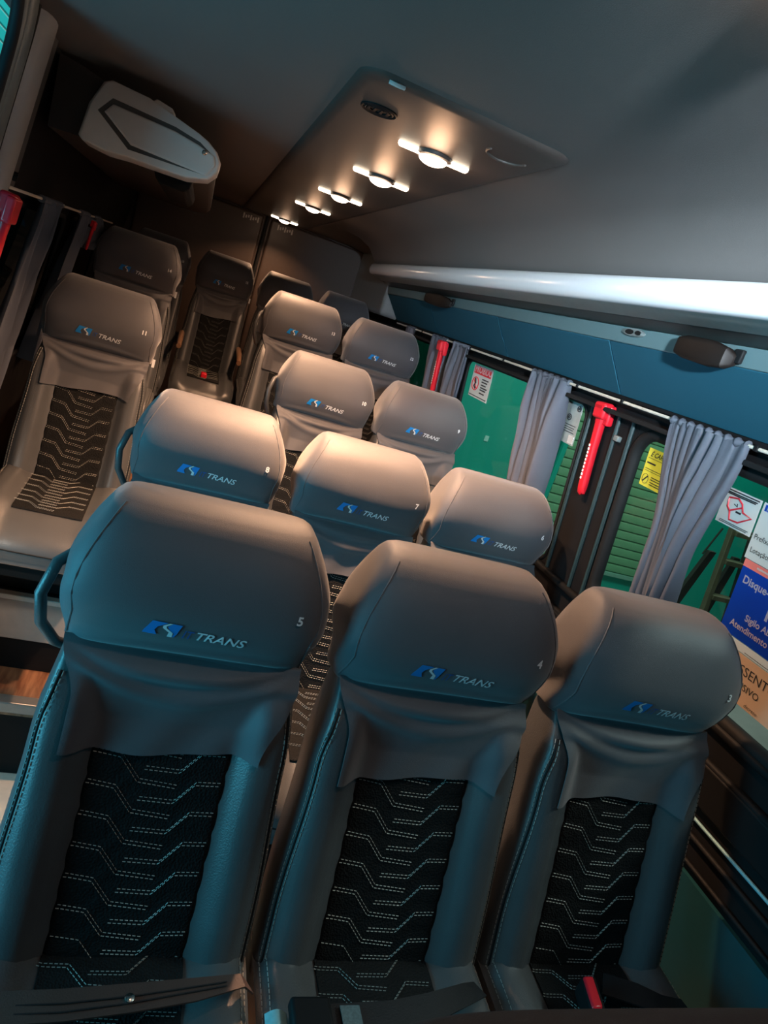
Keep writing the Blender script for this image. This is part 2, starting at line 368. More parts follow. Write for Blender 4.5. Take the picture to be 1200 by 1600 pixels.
# ceiling console (long shallow plastic panel that carries the lamps)
def rrect(x0, x1, y0, y1, r, n=6):
    return rounded_loop(x0, x1, y0, y1, r, n)
con = empty('ceiling_panel', (0.41, 3.3, 2.0)); tag(con, 'long brown-grey plastic panel along the middle of the ceiling, lamps set in it', 'ceiling panel')
b = MB(); rings = []
for ins, z in ((0.0, 0.002), (0.004, -0.004), (0.014, -0.009), (0.03, -0.011), (0.2, -0.011)):
    L = rrect(0.185 + ins - 0.41, 0.64 - ins - 0.41, 1.385 + ins - 3.3, 5.35 - ins - 3.3, max(0.055 - ins * 0.4, 0.02)); rings.append([(x, y, z) for x, y in L])
b.loft(rings, True); b.build('panel_body', console_m, con)
# speaker grille near the front left corner, and a right-hand vent arc
b = MB()
for r in (0.038, 0.030, 0.022):
    b.tube([(-0.14 + r * cos(a * pi / 12), -1.70 + r * sin(a * pi / 12), -0.012) for a in range(25)], 0.003, 6)
for k in range(4): b.box(-0.165 + k * 0.014, -0.159 + k * 0.014, -1.715, -1.685, -0.0145, -0.010)
b.build('air_nozzle', plastic_blk, con)
b = MB(); b.tube([(0.135 + 0.045 * cos(a * pi / 12), -1.77 + 0.045 * sin(a * pi / 12), -0.012) for a in range(0, 14)], 0.003, 6); b.build('nozzle_ring', console_m, con)
b = MB(); b.tube([(-0.17, -1.9, -0.010), (-0.155, -1.905, -0.012), (-0.14, -1.90, -0.010)], 0.004, 6); b.build('latch', grey_m, con)

# lamps: lateral lens bar with a round bulb in the middle
PLACE = ['alone ahead of the ceiling panel', 'largest, at the front of the ceiling panel', 'second in view along the ceiling panel', 'third in view along the ceiling panel', 'fourth in view along the ceiling panel', 'farthest, small, by the rear doors']
lamp0 = None
def make_lamp():
    t = empty('ceiling_lamp', (0, 0, 0))
    b = MB(); L = rrect(-0.092, 0.092, -0.010, 0.010, 0.009); L2 = rrect(-0.088, 0.088, -0.007, 0.007, 0.006)
    b.loft([[(x, y, 0.0) for x, y in L], [(x, y, -0.006) for x, y in L], [(x, y, -0.010) for x, y in L2]], True); b.build('lens_bar', lamp_m, t)
    b = MB(); rings = []
    for k in range(6):
        a = pi / 2 * k / 5.2; rings.append([(0.036 * cos(a) * cos(j * pi / 12), 0.036 * cos(a) * sin(j * pi / 12), -0.009 - 0.016 * sin(a)) for j in range(24)])
    b.loft(rings, True); b.build('bulb', bulb_m, t)
    b = MB(); rings = []
    for r, z in ((0.045, 0.0), (0.045, -0.008), (0.038, -0.010)): rings.append([(r * cos(j * pi / 12), r * sin(j * pi / 12), z) for j in range(24)])
    b.loft(rings, True); b.build('rim', console_m, t)
    return t
for i, y in enumerate(LAMPS):
    o = make_lamp() if i == 0 else link_copy(lamp0)
    if i == 0: lamp0 = o
    o.location = (LAMP_X, y, 1.989 if i else 2.0)
    tag(o, 'glowing warm ceiling lamp, ' + PLACE[i], 'lamp', 'ceiling lamps in a row')
    l = bpy.data.lights.new('lamp_light', 'AREA'); l.shape = 'DISK'; l.size = 0.06; l.energy = LAMP_POWER[i]; l.color = WARM; l.spread = math.radians(130)
    lo = bpy.data.objects.new('lamp_light', l); COL.objects.link(lo); lo.location = (LAMP_X, y, 1.96 if i else 1.97)
    l = bpy.data.lights.new('lamp_glow', 'POINT'); l.energy = 1.2 if i == 0 else (0.9, 0.7, 0.5, 0.4, 0.2)[i - 1]; l.color = WARM; l.shadow_soft_size = 0.03
    lo = bpy.data.objects.new('lamp_glow', l); COL.objects.link(lo); lo.location = (LAMP_X, y, 1.925 if i else 1.965)

# right overhead duct: glossy white nose, underside, light panel, handles
du = empty('overhead_duct', (1.1, 1.8, 1.80)); tag(du, 'long overhead air duct on the right with glossy white front edge', 'overhead duct')
def dloc(P): return [(x - 1.1, y - 1.8, z - 1.80) for x, y, z in P]
prof = [(0.975, 1.877), (0.963, 1.874), (0.955, 1.862), (0.951, 1.845), (0.953, 1.828), (0.960, 1.815), (0.972, 1.809), (0.985, 1.812), (0.985, 1.873)]
cyc, czc = 0.970, 1.845
b = MB(); rings = []
for y, s in ((FRONT, 1), (1.0, 1), (3, 1), (4.36, 1), (4.39, 0.9), (4.41, 0.65), (4.418, 0.3)):
    rings.append(dloc([(cyc + (x - cyc) * s, y, czc + (z - czc) * s) for x, z in prof]))
b.loft(rings, True); b.build('white_nose', white_m, du, angle=60)
b = MB(); panel_x(b, FRONT - 0, 4.37, [(0.978, 1.812), (1.04, 1.795), (1.062, 1.800), (1.213, 1.80), (1.213, 1.872), (0.986, 1.872)]); b.v = dloc(b.v); b.build('underside', mat('duct_underside', (0.36, 0.36, 0.34), 0.5), du)
b = MB(); panel_x(b, FRONT, 4.37, [(1.045, 1.7955), (1.10, 1.780), (1.213, 1.780), (1.213, 1.7995), (1.06, 1.7995)]); b.v = dloc(b.v); b.build('recess_strip', console_m, du)
b = MB(); panel_x(b, FRONT, 4.37, [(1.098, 1.779), (1.104, 1.736), (1.213, 1.736), (1.213, 1.779)]); b.v = dloc(b.v); b.build('service_panel', mat('service_panel_grey', (0.10, 0.17, 0.185), 0.4, var=0.04), du, bevel=0.003)
def grab(y0, y1, label):
    t = empty('coat_handle', (1.097, (y0 + y1) / 2, 1.758)); h = (y1 - y0) / 2
    tag(t, label, 'handle', 'dark handles on the duct')
    b = MB(); rings = []
    for yy, xo, hh, tt in ((h, -0.006, 0.010, 0.007), (h * 0.93, -0.020, 0.020, 0.011), (h * 0.5, -0.028, 0.026, 0.013), (-h * 0.5, -0.030, 0.028, 0.013), (-h * 0.9, -0.022, 0.022, 0.011), (-h, -0.008, 0.011, 0.007)):
        dz = -0.004 - 0.010 * (1 - yy / h) / 2
        rings.append([(xo + tt * (abs(cos(a)) ** 0.5) * (1 if cos(a) > 0 else -1), yy, dz + hh * (abs(sin(a)) ** 0.5) * (1 if sin(a) > 0 else -1)) for a in [k * pi / 10 for k in range(20)]])
    b.loft(rings, True)
    b.build('grip', mat('handle_brown_plastic', (0.009, 0.006, 0.005), 0.5, 0.3), t)
    b = MB(); b.box(-0.012, 0.002, h - 0.012, h + 0.014, -0.014, 0.018); b.build('mount', pillar_m, t, bevel=0.003)
    b = MB(); b.box(-0.008, 0.002, -h - 0.014, -h + 0.012, -0.018, 0.012); b.build('mount', plastic_blk, t, bevel=0.003)
grab(1.28, 1.465, 'dark brown grab handle under the duct, nearest of the two, top right')
grab(3.13, 3.50, 'dark grab handle under the duct, far one above the seat numbered 12')
t = empty('reading_light', (1.10, 1.69, 1.766)); tag(t, 'small oval reading light set in the duct panel left of near handle', 'reading light')
b = MB(); b.loft([[(-0.003 - d, 0.055 * s * cos(a * pi / 10), 0.011 * s * sin(a * pi / 10)) for a in range(20)] for d, s in ((-0.004, 1), (0.0, 1), (0.004, 0.8))], True); b.build('housing', pillar_m, t)
b = MB(); b.loft([[(-0.006 - d, 0.01 + 0.02 * s * cos(a * pi / 8), 0.007 * s * sin(a * pi / 8)) for a in range(16)] for d, s in ((0, 1), (0.003, 0.9))], True); b.build('lens', plastic_blk, t)
b = MB(); b.loft([[(-0.006 - d, -0.03 + 0.014 * s * cos(a * pi / 8), 0.006 * s * sin(a * pi / 8)) for a in range(16)] for d, s in ((0, 1), (0.003, 0.9))], True); b.build('lens', plastic_blk, t)

# left overhead unit: dark duct with a light grey end cap
lu = empty('overhead_unit', (-0.2, 2.3, 1.88)); tag(lu, 'overhead unit on the left with pale grey end cap, arrow-shaped raised panel', 'overhead unit')
OUT = [(-0.392, 1.799), (-0.380, 1.789), (-0.319, 1.781), (-0.261, 1.786), (-0.180, 1.787), (-0.095, 1.789), (-0.035, 1.805), (-0.013, 1.831), (-0.010, 1.859), (-0.026, 1.884), (-0.055, 1.903), (-0.086, 1.915), (-0.233, 1.954), (-0.333, 1.961), (-0.353, 1.95), (-0.380, 1.886)]
cx0, cz0 = -0.2, 1.865
b = MB(); rings = []
for y, s in ((0.13, 1.0), (0.012, 1.0), (0.003, 0.985), (0.0, 0.95)):
    rings.append([(x + 0.2 - (x - cx0) * (1 - s), y, z - 1.88 - (z - cz0) * (1 - s)) for x, z in OUT])
b.loft(rings, True); b.build('end_cap', grey_m, lu, angle=50)
CH = [(-0.354, 1.875), (-0.322, 1.917), (-0.15, 1.907), (-0.078, 1.893), (-0.045, 1.875), (-0.045, 1.813), (-0.26, 1.806)]
CI = [(-0.337, 1.877), (-0.318, 1.903), (-0.15, 1.896), (-0.078, 1.884), (-0.032, 1.870), (-0.024, 1.846), (-0.042, 1.812), (-0.255, 1.819)]
b = MB(); b.prism([(x + 0.2, z - 1.88) for x, z in CH], 'y', -0.0008, 0.004); b.build('groove', mat('groove_dark', (0.06, 0.055, 0.05), 0.5), lu, smooth=False)
b = MB(); b.loft([[(x + 0.2, y, z - 1.88) for x, z in P] for P, y in ((CI, 0.0), (CI, -0.004), ([(x + (cx0 - x) * 0.05, z + (1.86 - z) * 0.08) for x, z in CI], -0.007))], True); b.build('raised_panel', grey_m, lu, bevel=0.002)
b = MB(); b.loft([[(0.139 + r * cos(a * pi / 8), y, -0.010 + r * sin(a * pi / 8)) for a in range(16)] for r, y in ((0.007, 0.0), (0.007, -0.010), (0.004, -0.013))], True); b.build('screw', metal_m, lu)
b = MB(); b.loft([[(x + 0.2, y, z - 1.88) for x, z in [(-0.225, 1.951), (-0.215, 1.961), (-0.17, 1.952), (-0.158, 1.938), (-0.160, 1.930)]] for y in (0.02, 0.10)], True); b.build('clip', grey_m, lu, bevel=0.003)
body = [(-0.488, 1.80), (-0.36, 1.803), (-0.20, 1.800), (-0.09, 1.803), (-0.035, 1.816), (-0.018, 1.838), (-0.018, 1.862), (-0.04, 1.892), (-0.09, 1.912), (-0.23, 1.946), (-0.33, 1.955), (-0.42, 1.980), (-0.488, 1.99)]
b = MB(); b.loft([[(x + 0.2, y, z - 1.88) for x, z in body] for y in (0.10, 2.0)], True); b.build('duct_body', mat('left_duct_plastic', (0.045, 0.035, 0.03), 0.45), lu, angle=50)
b = MB(); b.loft([[(x + 0.2, y, z - 1.88) for x, z in [(-0.20, 1.801), (-0.19, 1.775), (-0.17, 1.762), (-0.10, 1.762), (-0.085, 1.775), (-0.08, 1.803)]] for y in (0.2, 0.95)], True); b.build('underside_housing', plastic_blk, lu, bevel=0.004)
b = MB(); b.box(0.0, 0.03, 0.16, 0.18, -0.083, -0.078); b.build('marker', metal_m, lu)

# ------------------------------------------------------------------ curtains and rods
def rod(pts, label):
    t = empty('curtain_rod', pts[0]); tag(t, label, 'curtain rod'); o0 = Vector(pts[0])
    b = MB(); b.tube([Vector(p) - o0 for p in pts], 0.0042, 8); b.build('rail', rod_m, t)
    return t, o0
t, o0 = rod([(1.200, -0.3, 1.588), (1.200, 4.3, 1.588)], 'thin cream curtain rod above the right-hand windows')
for y in (1.23, 1.76, 2.02, 2.62, 3.0, 3.75):
    b = MB(); b.box(-0.007, 0.03, y + 0.3 - 0.006, y + 0.3 + 0.006, -0.007, 0.007); b.build('bracket', plastic_blk, t, bevel=0.002)
t, o0 = rod([(-0.50, 2.10, 1.605), (-0.50, 4.4, 1.605)], 'thin cream curtain rod above the left-hand windows')
for y in (2.12, 2.9, 3.95):
    b = MB(); b.box(-0.05, 0.007, y - 2.1 - 0.006, y - 2.1 + 0.006, -0.007, 0.007); b.build('bracket', metal_m, t, bevel=0.002)

def curtain(X, sgn, yt, ym, yb, zt, zm, zb, folds, label, g, seed=1, amp=0.016):
    rnd = random.Random(seed); ph = [rnd.uniform(0, 6.28) for _ in range(4)]
    nu, nv = folds * 12, 34
    def f(u, v):
        z = zt + (zb - zt) * v; tm = (zt - zm) / (zt - zb)
        if v < tm: s = v / tm; s = s * s * (3 - 2 * s); y0 = yt[0] + (ym[0] - yt[0]) * s; y1 = yt[1] + (ym[1] - yt[1]) * s
        else: s = (v - tm) / (1 - tm); y0 = ym[0] + (yb[0] - ym[0]) * s; y1 = ym[1] + (yb[1] - ym[1]) * s
        uu = u + 0.018 * sin(2 * pi * u * 3 + ph[0]) + 0.012 * sin(5 * v + ph[1] + 9 * u)
        a = amp * 1.7 * (0.65 + 0.5 * sin(7 * u + ph[2] + 2 * v)) * (0.55 + 0.45 * min(1, v * 5)) * (1.0 + 0.5 * v)
        x = X + (g(z) - g(zt)) * 0.9 - sgn * 0.004 + a * (1 if sgn > 0 else 1) * sin(2 * pi * folds * uu + ph[3]) + 0.004 * sin(2 * pi * folds * 2.3 * uu + ph[1])
        y = y0 + (y1 - y0) * u + 0.011 * sin(2 * pi * folds * uu + ph[3] + 1.4)
        return (x, y, z)
    b = MB(); b.sheet(f, nu, nv, (sgn * 0.0015, 0, 0))
    o = b.build('curtain', curtain_m, angle=80); tag(o, label, 'curtain', 'grey window curtains')
    # ruffled heading wrapped round the rod
    b = MB(); n = folds * 12
    rings = []
    for i in range(n + 1):
        u = i / n; y = yt[0] + (yt[1] - yt[0]) * u; r = 0.010 + 0.003 * sin(2 * pi * folds * u + ph[3])
        rings.append([(X + r * cos(k * pi / 5) + 0.003 * sin(2 * pi * folds * u), y, zt + r * 0.9 * sin(k * pi / 5)) for k in range(10)])
    b.loft(rings, True); b.build('heading', curtain_m, o, angle=80)
    return o
curtain(1.198, 1, (1.256, 1.521), (1.314, 1.449), (1.319, 1.425), 1.588, 1.28, 0.96, 8, 'grey pleated curtain nearest the camera beside the yellow notice', gR, 1)
curtain(1.198, 1, (2.072, 2.338), (2.085, 2.275), (2.105, 2.20), 1.588, 1.30, 0.96, 6, 'grey curtain between the green wall view and red hammer', gR, 2)
curtain(1.198, 1, (2.999, 3.217), (3.014, 3.217), (3.014, 3.197), 1.588, 1.35, 0.98, 5, 'grey curtain just right of the far red hammer, right side', gR, 3)
curtain(1.198, 1, (3.333, 3.536), (3.323, 3.507), (3.304, 3.478), 1.588, 1.35, 0.98, 4, 'grey curtain just left of the far red hammer, right side', gR, 4)
curtain(1.198, 1, (3.883, 4.038), (3.883, 4.019), (3.883, 4.019), 1.588, 1.35, 0.98, 3, 'farthest narrow curtain on the right above the seat numbered 12', gR, 5)
curtain(-0.50, -1, (2.55, 2.86), (2.50, 2.74), (2.42, 2.62), 1.605, 1.35, 0.98, 4, 'long grey curtain on the left beside the seat numbered 11', gL, 6)
curtain(-0.50, -1, (3.30, 3.52), (3.20, 3.42), (3.14, 3.36), 1.605, 1.35, 0.98, 3, 'grey curtain on the left, near side of the small red hammer', gL, 7)
curtain(-0.50, -1, (3.70, 3.92), (3.62, 3.80), (3.58, 3.74), 1.605, 1.50, 1.46, 3, 'grey curtain on the left, far side of the small red hammer', gL, 8)

# ------------------------------------------------------------------ emergency hammers
def hammer(x, y, z, lng, tilt, label, rx=0.0, sc=1.0):
    t = empty('emergency_hammer', (x, y, z)); tag(t, label, 'hammer', 'red emergency hammers'); t.rotation_euler = (tilt, rx, 0); t.scale = (sc,) * 3
    b = MB(); rings = []
    for zz, wy, wx in ((-lng, 0.004, 0.004), (-lng + 0.006, 0.015, 0.008), (-lng + 0.03, 0.0165, 0.011), (-lng * 0.45, 0.0145, 0.011), (-0.05, 0.0165, 0.012), (-0.02, 0.019, 0.013)):
        rings.append([(wx * (abs(cos(a)) ** 0.6) * (1 if cos(a) > 0 else -1), wy * (abs(sin(a)) ** 0.6) * (1 if sin(a) > 0 else -1), zz) for a in [k * pi / 8 for k in range(16)]])
    b.loft(rings, True); b.build('hammer_grip', red_m, t)
    b = MB(); b.box(-0.022, 0.014, -0.034, 0.026, -0.028, 0.022); b.build('head', red_m, t, bevel=0.009, seg=4)
    b = MB(); b.box(-0.004, 0.018, -0.040, 0.030, -0.045, 0.016); b.build('bracket', red_m, t, bevel=0.006, seg=3)
    b = MB(); b.box(0.0, 0.06, -0.01, 0.01, -0.035, -0.015) if x > 0 else b.box(-0.06, 0.0, -0.01, 0.01, -0.035, -0.015); b.build('mount_arm', plastic_blk, t)
    b = MB(); b.box(-0.0235, -0.021, -0.020, 0.016, 0.004, 0.012); b.build('head_notch', mat('hammer_shade', (0.5, 0.01, 0.02), 0.4), t)
    b = MB()
    for k in range(10): b.box(-0.0125, -0.0108, 0.003, 0.009, -lng + 0.05 + k * 0.0115, -lng + 0.0575 + k * 0.0115)
    b.build('white_marks', l_white, t, smooth=False)
hammer(1.222, 1.868, 1.548, 0.27, -0.03, 'red emergency hammer on the pillar beside the nearest curtain', -0.12)
hammer(1.160, 3.262, 1.560, 0.24, 0.02, 'red emergency hammer between two curtains behind the seat numbered 9', -0.12)
hammer(-0.435, 1.91, 1.572, 0.16, 0.0, 'red emergency hammer at the left edge beside the doorway', 0.12)
hammer(-0.480, 3.60, 1.575, 0.20, 0.0, 'small red emergency hammer between the far left curtains', 0.12, 0.6)

# ------------------------------------------------------------------ stickers on the right windows
def sticker(y0, y1, z0, z1, base, label, elems, off=0.003, skew=0.0):
    """y1 is the edge far from the camera (left as seen). elems: ('t',text,s,t,size,mat,shear,bold) / ('r',s0,s1,t0,t1,mat) in units of the sticker width/height"""
    W, H = y1 - y0, z1 - z0
    t = empty('window_sticker', (gR(z0), y0, z0)); tag(t, label, 'sticker', 'notices stuck on the right windows')
    ox, oy, oz = t.location
    def P(s, v, d): 
        z = z0 + v * H; return (gR(z) + off - d - ox, y1 - s * W - oy, z - oz)
    b = MB(); b.hexa([P(0, 0, 0), P(1, 0, 0), P(1, 0, 0.0012), P(0, 0, 0.0012), P(0, 1, 0), P(1, 1, 0), P(1, 1, 0.0012), P(0, 1, 0.0012)]); b.build('sheet', base, t, smooth=False)
    for i, e in enumerate(elems):
        d = 0.0018 + 0.0002 * i; b = MB()
        if e[0] == 'r':
            _, s0, s1, t0, t1, mt = e; b.hexa([P(s0, t0, 0.001), P(s1, t0, 0.001), P(s1, t0, d), P(s0, t0, d), P(s0, t1, 0.001), P(s1, t1, 0.001), P(s1, t1, d), P(s0, t1, d)]); b.build('printed_band', mt, t, smooth=False)
        elif e[0] == 't':
            _, s, s0, t0, size, mt, shear, bold = e; vs, fs = text2d(s, size, shear, bold)
            b.add([P(s0 + x / W, t0 + y / H, d + 0.0003) for x, y in vs], fs); b.build('lettering', mt, t, smooth=False)
        elif e[0] == 'o':
            _, pts, wd, mt, closed = e; q = [P(s, v, d) for s, v in pts]
            if closed: q = q + [q[0], q[1]]
            b.tube(q, wd, 6); b.build('pictogram', mt, t)
    return t
circ = lambda cs, ct, rs, rt, n=16: [(cs + rs * cos(2 * pi * k / n), ct + rt * sin(2 * pi * k / n)) for k in range(n)]
lines = lambda s0, s1, ts, h, mt: [('r', s0, s1 - 0.04 * (k % 3), v, v + h, mt) for k, v in enumerate(ts)]
sticker(2.785, 3.005, 1.392, 1.535, s_tan if False else s_white, 'white prohibition notice with red PROIBIDO header on the green view', 
    [('r', 0.06, 0.94, 0.72, 0.95, s_red), ('t', 'PROIBIDO', 0.10, 0.77, 0.042, s_white, 0, 0.0008), ('o', circ(0.25, 0.42, 0.17, 0.20), 0.0022, s_red, True),
     ('o', [(0.22, 0.58), (0.27, 0.45), (0.22, 0.34), (0.30, 0.28)], 0.004, s_blk, False), ('o', [(0.13, 0.55), (0.37, 0.28)], 0.0018, s_red, False)]
    + lines(0.56, 0.88, (0.60, 0.52, 0.43, 0.35, 0.28, 0.18), 0.035, s_blk) + [('r', 0.05, 0.95, 0.05, 0.07, s_blk)])
sticker(2.02, 2.155, 1.400, 1.537, s_sil, 'silver grey notice with ring marks beside the near hammer', 
    [('o', circ(0.50, 0.62, 0.10, 0.07), 0.0018, s_blk, True), ('o', circ(0.5, 0.62, 0.04, 0.03), 0.0015, s_blk, True), ('o', circ(0.86, 0.88, 0.08, 0.06), 0.0018, s_blk, True), ('o', circ(0.86, 0.88, 0.03, 0.02), 0.0014, s_blk, True)]
    + lines(0.15, 0.9, (0.44, 0.38, 0.33, 0.27), 0.015, s_blk) + [('r', 0.72, 0.97, 0.03, 0.22, s_white)])
sticker(1.50, 1.632, 1.394, 1.498, s_yel, 'bright yellow notice half hidden behind the nearest curtain',
    [('t', 'É CARTEIRA', 0.10, 0.80, 0.019, s_blk, 0.35, 0.0003), ('r', 0.06, 0.95, 0.74, 0.75, s_blk), ('r', 0.06, 0.34, 0.60, 0.64, s_blk), ('r', 0.06, 0.96, 0.46, 0.472, s_blk), ('r', 0.06, 0.96, 0.41, 0.418, s_blk),
     ('o', circ(0.16, 0.2, 0.10, 0.13), 0.0006, s_blk, True), ('o', [(0.10, 0.12), (0.22, 0.28)], 0.0018, s_blk, False)] + lines(0.34, 0.95, (0.28, 0.22, 0.15, 0.09), 0.018, s_blk))
sticker(1.2045, 1.318, 1.402, 1.487, s_white, 'white no-smoking notice with a red crossed outline by the curtain',
    [('o', [(0.18, 0.74), (0.42, 0.80), (0.56, 0.70), (0.64, 0.50), (0.90, 0.45), (0.60, 0.20), (0.36, 0.18), (0.30, 0.40), (0.20, 0.50)], 0.0022, s_red, True), ('o', [(0.30, 0.42), (0.60, 0.62)], 0.0022, s_red, False),
     ('o', [(0.36, 0.62), (0.46, 0.58), (0.44, 0.66)], 0.0010, s_blk, False), ('r', 0.46, 0.60, 0.42, 0.47, s_blk)]
    + lines(0.08, 0.95, (0.93, 0.87, 0.83), 0.03, s_blk) + lines(0.12, 0.92, (0.09, 0.05), 0.015, s_blk))
sticker(0.98, 1.198, 1.358, 1.487, s_white, 'white vehicle notice lettered Prefixo and Lotação at the right edge',
    [('r', 0.03, 0.25, 0.86, 0.97, s_blue), ('t', 'F', 0.06, 0.87, 0.013, s_white, 0, 0.0004), ('t', 'Prefixo:', 0.03, 0.36, 0.017, s_blk, 0, 0), ('t', 'Lotação:', 0.04, 0.13, 0.017, s_blk, 0, 0)])
sticker(0.95, 1.192, 1.186, 1.357, s_blue, 'blue notice lettered Disque-Denúncia 181 at the right edge',
    [('r', 0, 1, 0.90, 1.0, s_sal), ('r', 0.16, 0.9, 0.94, 0.965, s_white), ('t', 'Disque-Denúncia', 0.06, 0.70, 0.025, s_white, 0, 0.0006), ('t', '181', 0.40, 0.42, 0.048, s_white, 0, 0.0014),
     ('t', 'Sigilo Absoluto', 0.24, 0.27, 0.021, s_white, 0, 0.0005), ('t', 'Atendimento 24 horas', 0.10, 0.12, 0.021, s_white, 0, 0.0005)])
sticker(0.90, 1.19, 1.165, 1.184, s_white, 'narrow white strip below the blue notice', [('r', 0.30, 0.6, 0.2, 0.25, s_blk)])
sticker(0.88, 1.13, 1.060, 1.163, s_tan, 'tan paper notice behind the nearest right-hand headrest', [('t', 'ASSENTO', 0.04, 0.62, 0.030, s_blk, 0, 0), ('t', 'EXCLUSIVO', -0.05, 0.33, 0.022, s_blk, 0, 0), ('t', 'decreto', 0.30, 0.05, 0.012, s_blk, 0.2, 0)])

# ------------------------------------------------------------------ seats
def sm(a, b, x):
    t = min(1, max(0, (x - a) / (b - a))); return t * t * (3 - 2 * t)
def yb(z): return 0.05 + (-z - 0.05) * -0.29        # centre line of the backrest face (z relative to the logo)
def bol(x, z):
    a = abs(x); h = sm(0.100, 0.150, a) * 0.034 - sm(0.17, 0.215, a) * 0.030
    return -h * sm(-0.04, -0.14, z)
def bw(z): return 0.213 if z < -0.45 else (0.213 - 0.013 * sm(-0.45, -0.2, z) - 0.022 * sm(-0.2, -0.03, z))
def backfront(x, z): return yb(z) + bol(x, z)
HR = [  # z, half width, front y, back y
 (-0.064, .187, .034, .150), (-0.056, .189, .030, .160), (-0.042, .191, .020, .166), (-0.020, .195, .008, .170), (0.0, .199, .000, .172), (0.025, .204, -.007, .173), (0.045, .205, -.009, .174),
 (0.075, .200, -.005, .174), (0.100, .191, .003, .172), (0.124, .180, .014, .170), (0.143, .169, .028, .167), (0.158, .160, .045, .162), (0.168, .151, .065, .154), (0.174, .140, .088, .142)]
def hr_at(z):
    for a, b in zip(HR, HR[1:]):
        if a[0] <= z <= b[0]:
            t = (z - a[0]) / (b[0] - a[0]); return [a[i] + (b[i] - a[i]) * t for i in (1, 2, 3)]
    return (HR[0] if z < HR[0][0] else HR[-1])[1:]
def folds(x, z, k):
    s = max(0.0, 1 - (x / 0.19) ** 2); h = 0
    for c, a, wd in ((0.004, -0.006, 0.006), (0.022, 0.007, 0.010), (0.045, -0.004, 0.009), (0.066, 0.004, 0.012), (-0.014, 0.003, 0.008)):
        zc = -0.056 - c * s + 0.003 * sin(9 * x + k)
        h += 1.3 * a * (0.35 + 0.65 * s) * exp(-((z - zc) / (wd * (0.35 + 0.65 * s))) ** 2)
    return h
def ell(x, w, n=4.6): return max(0.0, 1 - abs(x / w) ** n) ** (1 / n)
def coverfront(x, z, k=0):
    w, yf, yk = hr_at(z); cy, d = (yf + yk) / 2, (yk - yf) / 2
    wr = 0.0018 * sin(34 * z + 7 * x + k) * sin(11 * x + 2 * k)
    return cy - d * ell(x, w) - folds(x, z, k) + wr

def seat_back_mesh():
    b = MB(); rings = []
    zs = [-0.575, -0.565, -0.54, -0.5, -0.45, -0.38, -0.3, -0.25, -0.2, -0.16, -0.12, -0.09, -0.06, -0.03, 0.02, 0.08]
    for z in zs:
        w = bw(z); N = 44; ring = []
        if z > -0.06: w = 0.166
        ins = 0.02 if z == zs[0] else 0
        for i in range(N + 1):
            u = -1 + 2 * i / N; x = (w - ins) * sin(u * pi / 2) if abs(u) > 0 else 0
            edge = 0.030 * max(0, (abs(u) - 0.80) / 0.20) ** 2
            y = backfront(x, z) + edge + ins
            if z > -0.06: y = max(y, 0.062)
            ring.append((x, y, z))
        yr = yb(z) + 0.105 if z < -0.06 else 0.145
        for i in range(12, -1, -1):
            u = -1 + 2 * i / 12; x = (w - 0.004) * sin(u * pi / 2)
            ring.append((x, yr - 0.03 * abs(u) ** 3 - ins, z))
        rings.append(ring)
    b.loft(rings, True); return b
def insert_sheet():
    b = MB()
    def f(u, v):
        z = -0.555 + v * 0.455; x = (-1 + 2 * u) * 0.107; 
        q = (z + 0.268) / 0.0475 - (0.6 * sm(0.03, 0.06, x) - 0.8 * sm(0.03, 0.065, -x)) 
        return (x, backfront(x, z) - 0.0035 - 0.0018 * abs(sin(pi * q)) + 0.004 * sm(0.098, 0.107, abs(x)), z)
    b.sheet(f, 30, 110, (0, 0.004, 0)); return b
def dash(b, path, surf, width=0.0013, L=0.0062, gap=0.0034, h=0.0012):
    """path in 2D; surf(p)->(point, outward) ; dashes as slim boxes"""
    segs = []; tot = 0
    for p, q in zip(path, path[1:]):
        l = math.hypot(q[0] - p[0], q[1] - p[1]); segs.append((tot, l, p, q)); tot += l
    def at(s):
        for t0, l, p, q in segs:
            if s <= t0 + l + 1e-9: k = (s - t0) / l; return (p[0] + (q[0] - p[0]) * k, p[1] + (q[1] - p[1]) * k)
        return segs[-1][3]
    s = 0
    while s + L < tot:
        a, c = at(s), at(s + L); A, nA = surf(a); Cc, nC = surf(c); A = Vector(A); Cc = Vector(Cc); nA = Vector(nA)
        t = (Cc - A)
        if t.length > 1e-6:
            side = t.cross(nA).normalized() * width / 2; n = nA.normalized() * h
            b.add([A - side, A + side, Cc + side, Cc - side, A + n, Cc + n], [(0, 1, 4), (1, 2, 5, 4), (2, 3, 5), (3, 0, 4, 5)])
        s += L + gap
LEFT = [(-.104, 0), (-.062, -.005), (-.030, -.040), (.030, -.045)]
RIGHT = [(-.023, -.020), (.032, -.021), (.060, .010), (.104, .012)]
def back_stitch():
    b = MB(); sf = lambda p: ((p[0], backfront(p[0], p[1]) - 0.0052, p[1]), (0, -1, -0.2))
    for k in range(-3, 6):
        z0 = -0.268 - 0.0475 * k
        for P in (LEFT, RIGHT):
            for d in (0, 0.0055):
                Q = [(x + (0.002 if d else 0), z + z0 + d) for x, z in P]
                if Q[-1][1] > -0.55 and Q[0][1] > -0.55: dash(b, Q, sf, 0.0010 if not d else 0.0007, 0.005, 0.0026)
    return b
def back_seam():
    b = MB()
    for s in (-1, 1):
        for o in (0.0155, 0.0075):
            def sf(p, s=s, o=o):
                z = p[1]; w = bw(z); x = s * (w - o); u = 2 / pi * math.asin(min(1, abs(x) / w))
                return ((x, backfront(x, z) + 0.030 * max(0, (u - 0.80) / 0.20) ** 2 - 0.0012, z), (s * 0.3, -1, 0))
            dash(b, [(0, -0.10), (0, -0.545)], sf, 0.0017, 0.0066, 0.0028, 0.0014)
    return b
